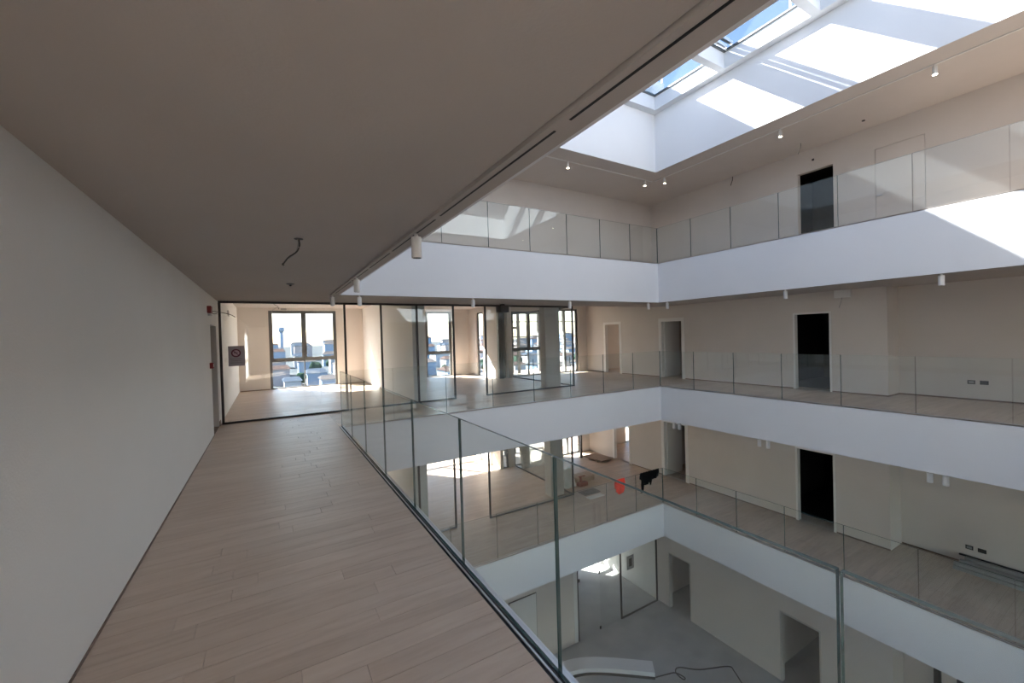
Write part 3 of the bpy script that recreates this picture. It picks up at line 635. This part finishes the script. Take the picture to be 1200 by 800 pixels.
# ------------------------------------------------------------------ things lying about on the lower levels
e = empty('wooden_board', (10.2, 12.6, ZM), 'flat dark board lying on pieces of wood by the sunlit wall of the level below', 'board')
def prism(name, base, z0, z1, m, par=None, **k):
    me = bpy.data.meshes.new(name); bm = bmesh.new(); off = Vector(par.location) if par else Vector()
    a = [bm.verts.new(Vector((x, y, z0))-off) for x, y in base]; b = [bm.verts.new(Vector((x, y, z1))-off) for x, y in base]; n = len(a)
    bm.faces.new(a[::-1]); bm.faces.new(b)
    for i in range(n): bm.faces.new((a[i], a[(i+1) % n], b[(i+1) % n], b[i]))
    bmesh.ops.recalc_face_normals(bm, faces=bm.faces[:]); bm.to_mesh(me); bm.free(); return link(name, me, m, par, **k)
prism('board', [(9.78, 13.02), (9.92, 12.05), (10.6, 12.15), (10.45, 13.02)], ZM+.07, ZM+.10, SKIRT, e)
for q in (12.3, 12.8): prism('batten', [(9.9, q), (9.9, q+.08), (10.5, q+.08), (10.5, q)], ZM, ZM+.07, WOOD, e)
e = empty('wooden_crate', (8.0, 10.9, ZM), 'low wooden crate with a reddish tool on it behind the lower balustrade', 'crate')
BOXW = mat('raw_pine', (.42, .30, .2), .7); TOOL = mat('red_brown_tool', (.30, .09, .05), .5)
boxes('crate_body', [(7.75, 8.5, 10.9, 11.3, ZM, ZM+.14)], BOXW, e, bevel=.006)
for i in range(4): boxes('slat', [(7.74+i*.19, 7.74+i*.19+.17, 10.88, 11.32, ZM+.16, ZM+.18)], BOXW, e)
boxes('tool', [(7.6, 7.95, 10.6, 10.78, ZM, ZM+.12), (7.68, 7.74, 10.66, 10.72, ZM+.12, ZM+.34), (7.62, 7.9, 10.67, 10.71, ZM+.30, ZM+.34)], TOOL, e, bevel=.01)
boxes('cardboard_sheet', [(7.25, 7.9, 9.95, 10.3, ZM, ZM+.02)], mat('dark_card', (.14, .10, .09), .8), label='flat dark sheet on the floor in front of the wooden crate', cat='sheet')
boxes('paper_sheet', [(7.2, 7.8, 9.65, 9.85, ZM, ZM+.012)], WT, label='white strip of paper on the floor in front of the dark sheet', cat='sheet')
# wrapped boards
PLS = mat('milky_plastic_film', (.72, .74, .72), .25)
noisy(PLS, (.55, .57, .55), (.82, .84, .82), sc=5, bump=.6, bscale=9)
def lean(name, x0, x1, y, h, m, label, cat, t=.05, lx=.25):
    e = empty(name, ((x0+x1)/2, y, ZM), label, cat)
    me = bpy.data.meshes.new('board'); bm = bmesh.new(); nx, nz = 12, 12
    def pt(u, v, s): return Vector(((x0-x1)/2+(x1-x0)*u, v*lx+s*t+.012*math.sin(u*23+v*9), v*h+.01*math.sin(u*17)))
    F0 = [[bm.verts.new(pt(i/nx, j/nz, 0)) for j in range(nz+1)] for i in range(nx+1)]; B0 = [[bm.verts.new(pt(i/nx, j/nz, 1)) for j in range(nz+1)] for i in range(nx+1)]
    for i in range(nx):
        for j in range(nz):
            bm.faces.new((F0[i][j], F0[i+1][j], F0[i+1][j+1], F0[i][j+1])).smooth = True; bm.faces.new((B0[i][j], B0[i][j+1], B0[i+1][j+1], B0[i+1][j])).smooth = True
    for i in range(nx): bm.faces.new((F0[i][0], B0[i][0], B0[i+1][0], F0[i+1][0])); bm.faces.new((F0[i][nz], F0[i+1][nz], B0[i+1][nz], B0[i][nz]))
    for j in range(nz): bm.faces.new((F0[0][j], F0[0][j+1], B0[0][j+1], B0[0][j])); bm.faces.new((F0[nx][j], B0[nx][j], B0[nx][j+1], F0[nx][j+1]))
    bm.to_mesh(me); bm.free(); link('board', me, m, e); return e
lean('wrapped_panel', 7.10, 8.15, 13.3, 1.05, PLS, 'stack of boards wrapped in milky film leaning by the window of the level below', 'panel', .14)
lean('plastic_sheet', 7.14, 7.55, 10.75, .6, PLS, 'crumpled clear plastic sheet standing right of the lower grey column', 'plastic', .10, .15)
boxes('steel_post', [(9.72, 9.80, 13.07, 13.15, ZM, S0)], BLK, label='black steel prop in front of the corner window of the level below', cat='post')
# long profiles against the recessed wall
e = empty('profile_bundle', (11.2, 1.2, ZM), 'bundle of long grey profiles lying along the recessed wall of the level below', 'profiles')
GP = mat('galvanised_steel', (.42, .42, .41), .5, .5); GW = mat('grey_film', (.30, .30, .29), .5)
for i, (x, z, w, h, m) in enumerate(((10.93, 0, .16, .07, GW), (11.10, 0, .14, .09, GP), (11.25, 0, .14, .12, GW), (10.97, .075, .12, .05, GP), (11.10, .095, .12, .05, GW), (11.25, .125, .1, .06, GP), (11.34, .17, .05, .03, BLK))):
    boxes('profile', [(x, x+w, -2.2, 2.72-.05*(i % 3), ZM+z, ZM+z+h)], m, e, bevel=.006)
# ground level
e = empty('curved_duct', (6.2, 7.9, ZG), 'long curved white plasterboard strip with dark underside lying on the screed floor', 'panel')
def ribbon(name, pts, w, h, z0, m, par, shift=Vector((0, 0, 0))):
    me = bpy.data.meshes.new(name); bm = bmesh.new(); off = Vector(par.location); P = [Vector(p) for p in pts]; Q = []
    for i in range(len(P)-1):
        p0, p1, p2, p3 = P[max(i-1, 0)], P[i], P[i+1], P[min(i+2, len(P)-1)]
        for t in (0, .25, .5, .75): Q.append(.5*((2*p1)+(p2-p0)*t+(2*p0-5*p1+4*p2-p3)*t*t+(3*p1-p0-3*p2+p3)*t**3))
    Q.append(P[-1]); rings = []
    for i, p in enumerate(Q):
        d = (Q[min(i+1, len(Q)-1)]-Q[max(i-1, 0)]).normalized(); a = Vector((-d.y, d.x, 0))*w/2
        rings.append([bm.verts.new(v-off+shift) for v in (p-a+Vector((0, 0, z0)), p+a+Vector((0, 0, z0)), p+a+Vector((0, 0, z0+h)), p-a+Vector((0, 0, z0+h)))])
    for A, B in zip(rings, rings[1:]):
        for i in range(4): bm.faces.new((A[i], A[(i+1) % 4], B[(i+1) % 4], B[i]))
    bm.faces.new(rings[0]); bm.faces.new(rings[-1][::-1]); bmesh.ops.recalc_face_normals(bm, faces=bm.faces[:])
    bm.to_mesh(me); bm.free(); return link(name, me, m, par)
cv = [(4.9, 9.2, ZG), (5.6, 9.45, ZG), (6.3, 9.35, ZG), (7.0, 8.95, ZG), (8.05, 8.1, ZG)]
ribbon('strip', cv, .42, .12, .05, WH, e); ribbon('underside', cv, .50, .05, 0, BLK, e)
tube('floor_cable', [(7.95, 7.95, ZG+.015), (8.3, 7.85, ZG+.015), (8.55, 7.75, ZG+.015), (8.62, 7.5, ZG+.02), (8.5, 7.48, ZG+.05), (8.55, 7.75, ZG+.04), (8.8, 7.82, ZG+.015), (9.22, 7.46, ZG+.015), (10.0, 7.1, ZG+.015), (9.98, 6.9, ZG+.015), (9.8, 6.6, ZG+.015), (9.5, 6.1, ZG+.015)],
     .015, WIRE, label='dark cable looping over the grey screed floor', cat='cable')
e = empty('paper_notice', (9.38, 10.19, -6.55), 'small notice with a dark figure on the ground level glass screen', 'sign')
boxes('sheet', [(9.22, 9.55, 10.186, 10.191, -6.55, -6.08)], GREYP, e); boxes('figure', [(9.32, 9.46, 10.184, 10.186, -6.45, -6.18)], BLK, e, bevel=.0005)
# ------------------------------------------------------------------ outside: steel frame and city
e = empty('outdoor_steelwork', (8.5, 15.2, -8), 'outdoor steelwork with posts and rails beyond the corner windows', 'steelwork')
SG = mat('grey_blue_steel', (.22, .24, .26), .5)
for x in (7.35, 8.15, 9.2, 9.9, 10.6): boxes('post', [(x-.05, x+.05, 15.1, 15.2, -8, 3.2)], SG, e)
for z in (-3.2, -2.4, -1.6, .35, .75, 1.15, 1.55, 2.2): boxes('rail', [(6.6, 11.4, 15.12, 15.16, z-.02, z+.02)], SG, e)
boxes('column', [(7.75, 7.98, 15.3, 15.5, -8, 3.2)], SG, e); boxes('bracket', [(7.6, 8.2, 15.28, 15.3, .9, 1.0), (7.6, 8.2, 15.28, 15.3, 1.9, 2.0)], SG, e)
GND = noisy(mat('haze_lightened_ground', (.45, .5, .52), 1, spec=0), (.04, .05, .058), (.07, .078, .082), sc=.05)  # ground colour lightened to stand in for haze
boxes('ground', [(-900, 1100, -900, 1500, -12.2, -12)], GND, kind='structure', label='ground of the town, haze put into its colour')
bc = [mat('haze_tinted_render_%d' % i, c, .9, spec=0) for i, c in enumerate(((.20, .25, .32), (.30, .31, .33), (.17, .23, .31), (.28, .25, .25)))]  # pale, mostly bluish haze put into the wall colours
rc = [mat('tile_roof_%d' % i, c, .9, spec=0) for i, c in enumerate(((.06, .045, .042), (.04, .052, .07), (.07, .065, .065)))]
TR = noisy(mat('hazy_foliage', (.3, .38, .34), 1, spec=0), (.015, .03, .022), (.03, .05, .035), sc=.6)
WN = mat('far_window', (.25, .30, .38), .3)
rb = random.Random(5)
def building(x, y, w, d, h, i):
    tone = ('blue-grey', 'pale grey', 'cool blue', 'pale rose-grey')[i % 4]
    dist = 'nearest' if y < 135 else 'second' if y < 170 else 'third' if y < 215 else 'fourth' if y < 290 else 'fifth' if y < 410 else 'skyline'
    e = empty('far_building', (x, y, -12), '%s town building with a tiled roof in the %s row beyond the windows' % (tone, dist), 'building', 'town buildings beyond the windows')
    m = bc[i % 4]; boxes('walls', [(x-w/2, x+w/2, y-d/2, y+d/2, -12, -12+h)], m, e)
    me = bpy.data.meshes.new('roof'); bm = bmesh.new(); a, b, r = w/2+.4, d/2+.4, min(w, d)*.22
    v = [bm.verts.new(p) for p in ((-a,-b,h),(a,-b,h),(a,b,h),(-a,b,h),(-a*.7,0,h+r),(a*.7,0,h+r))]
    for f in ((0,1,5,4),(2,3,4,5),(1,2,5),(3,0,4),(0,3,2,1)): bm.faces.new([v[k] for k in f])
    bm.to_mesh(me); bm.free(); link('roof', me, rc[i % 3], e)
    if y < 125:
        bl = []
        nx = max(2, int(w/3)); nz = max(1, int(h/3.1))
        for p in range(nx):
            for q in range(nz):
                cx = x-w/2+(p+.5)*w/nx; cz = -12+1.2+q*3.1
                if cz+1.4 < -12+h: bl.append((cx-.5, cx+.5, y-d/2-.05, y-d/2, cz, cz+1.4))
        if bl: boxes('window', bl, WN, e)
i = 0
for row_y, n, w0, hh in ((120, 14, 4.8, 4), (150, 16, 5.4, 5), (190, 17, 6.5, 6.2), (250, 18, 8.5, 8), (340, 18, 11, 10), (480, 18, 16, 13)):
    for k in range(n):
        st = row_y*1.0/n; x = row_y*-.08+st*(k+.5)+rb.uniform(-.07, .07)*st; w = w0*rb.uniform(.75, 1.1)
        building(x, row_y*rb.uniform(.98, 1.02), w, rb.uniform(6, 9), hh*rb.uniform(.7, 1.15), i); i += 1
e = empty('far_tower', (9, 420, -12), 'slender hazy tower on the skyline in the left office window', 'tower')
tube('shaft', [(9, 420, -12), (9, 420, 11)], 1.5, bc[0], e, smooth=False); tube('tank', [(9, 420, 11), (9, 420, 15)], 2.4, bc[0], e, smooth=False)
def tree(x, y, h):
    e = empty('far_tree', (x, y, -12), 'round dark green tree behind the %s row of town houses beyond the windows' % ('nearest' if y < 140 else 'second' if y < 180 else 'third'), 'tree', 'town trees beyond the windows')
    tube('trunk', [(x, y, -12), (x, y, -12+h*.5)], .3, SKIRT, e, seg=6, smooth=False)
    me = bpy.data.meshes.new('crown'); bm = bmesh.new(); bmesh.ops.create_icosphere(bm, subdivisions=2, radius=h*.33)
    for v in bm.verts: v.co *= rb.uniform(.8, 1.2); v.co.z += h*.65
    bm.to_mesh(me); bm.free(); link('crown', me, TR, e)
for k in range(26):
    yy = (135, 170, 215)[k % 3]; tree(yy*(-.06+.11*(k//3)+.03*(k % 3)), yy, rb.uniform(4, 6.5))
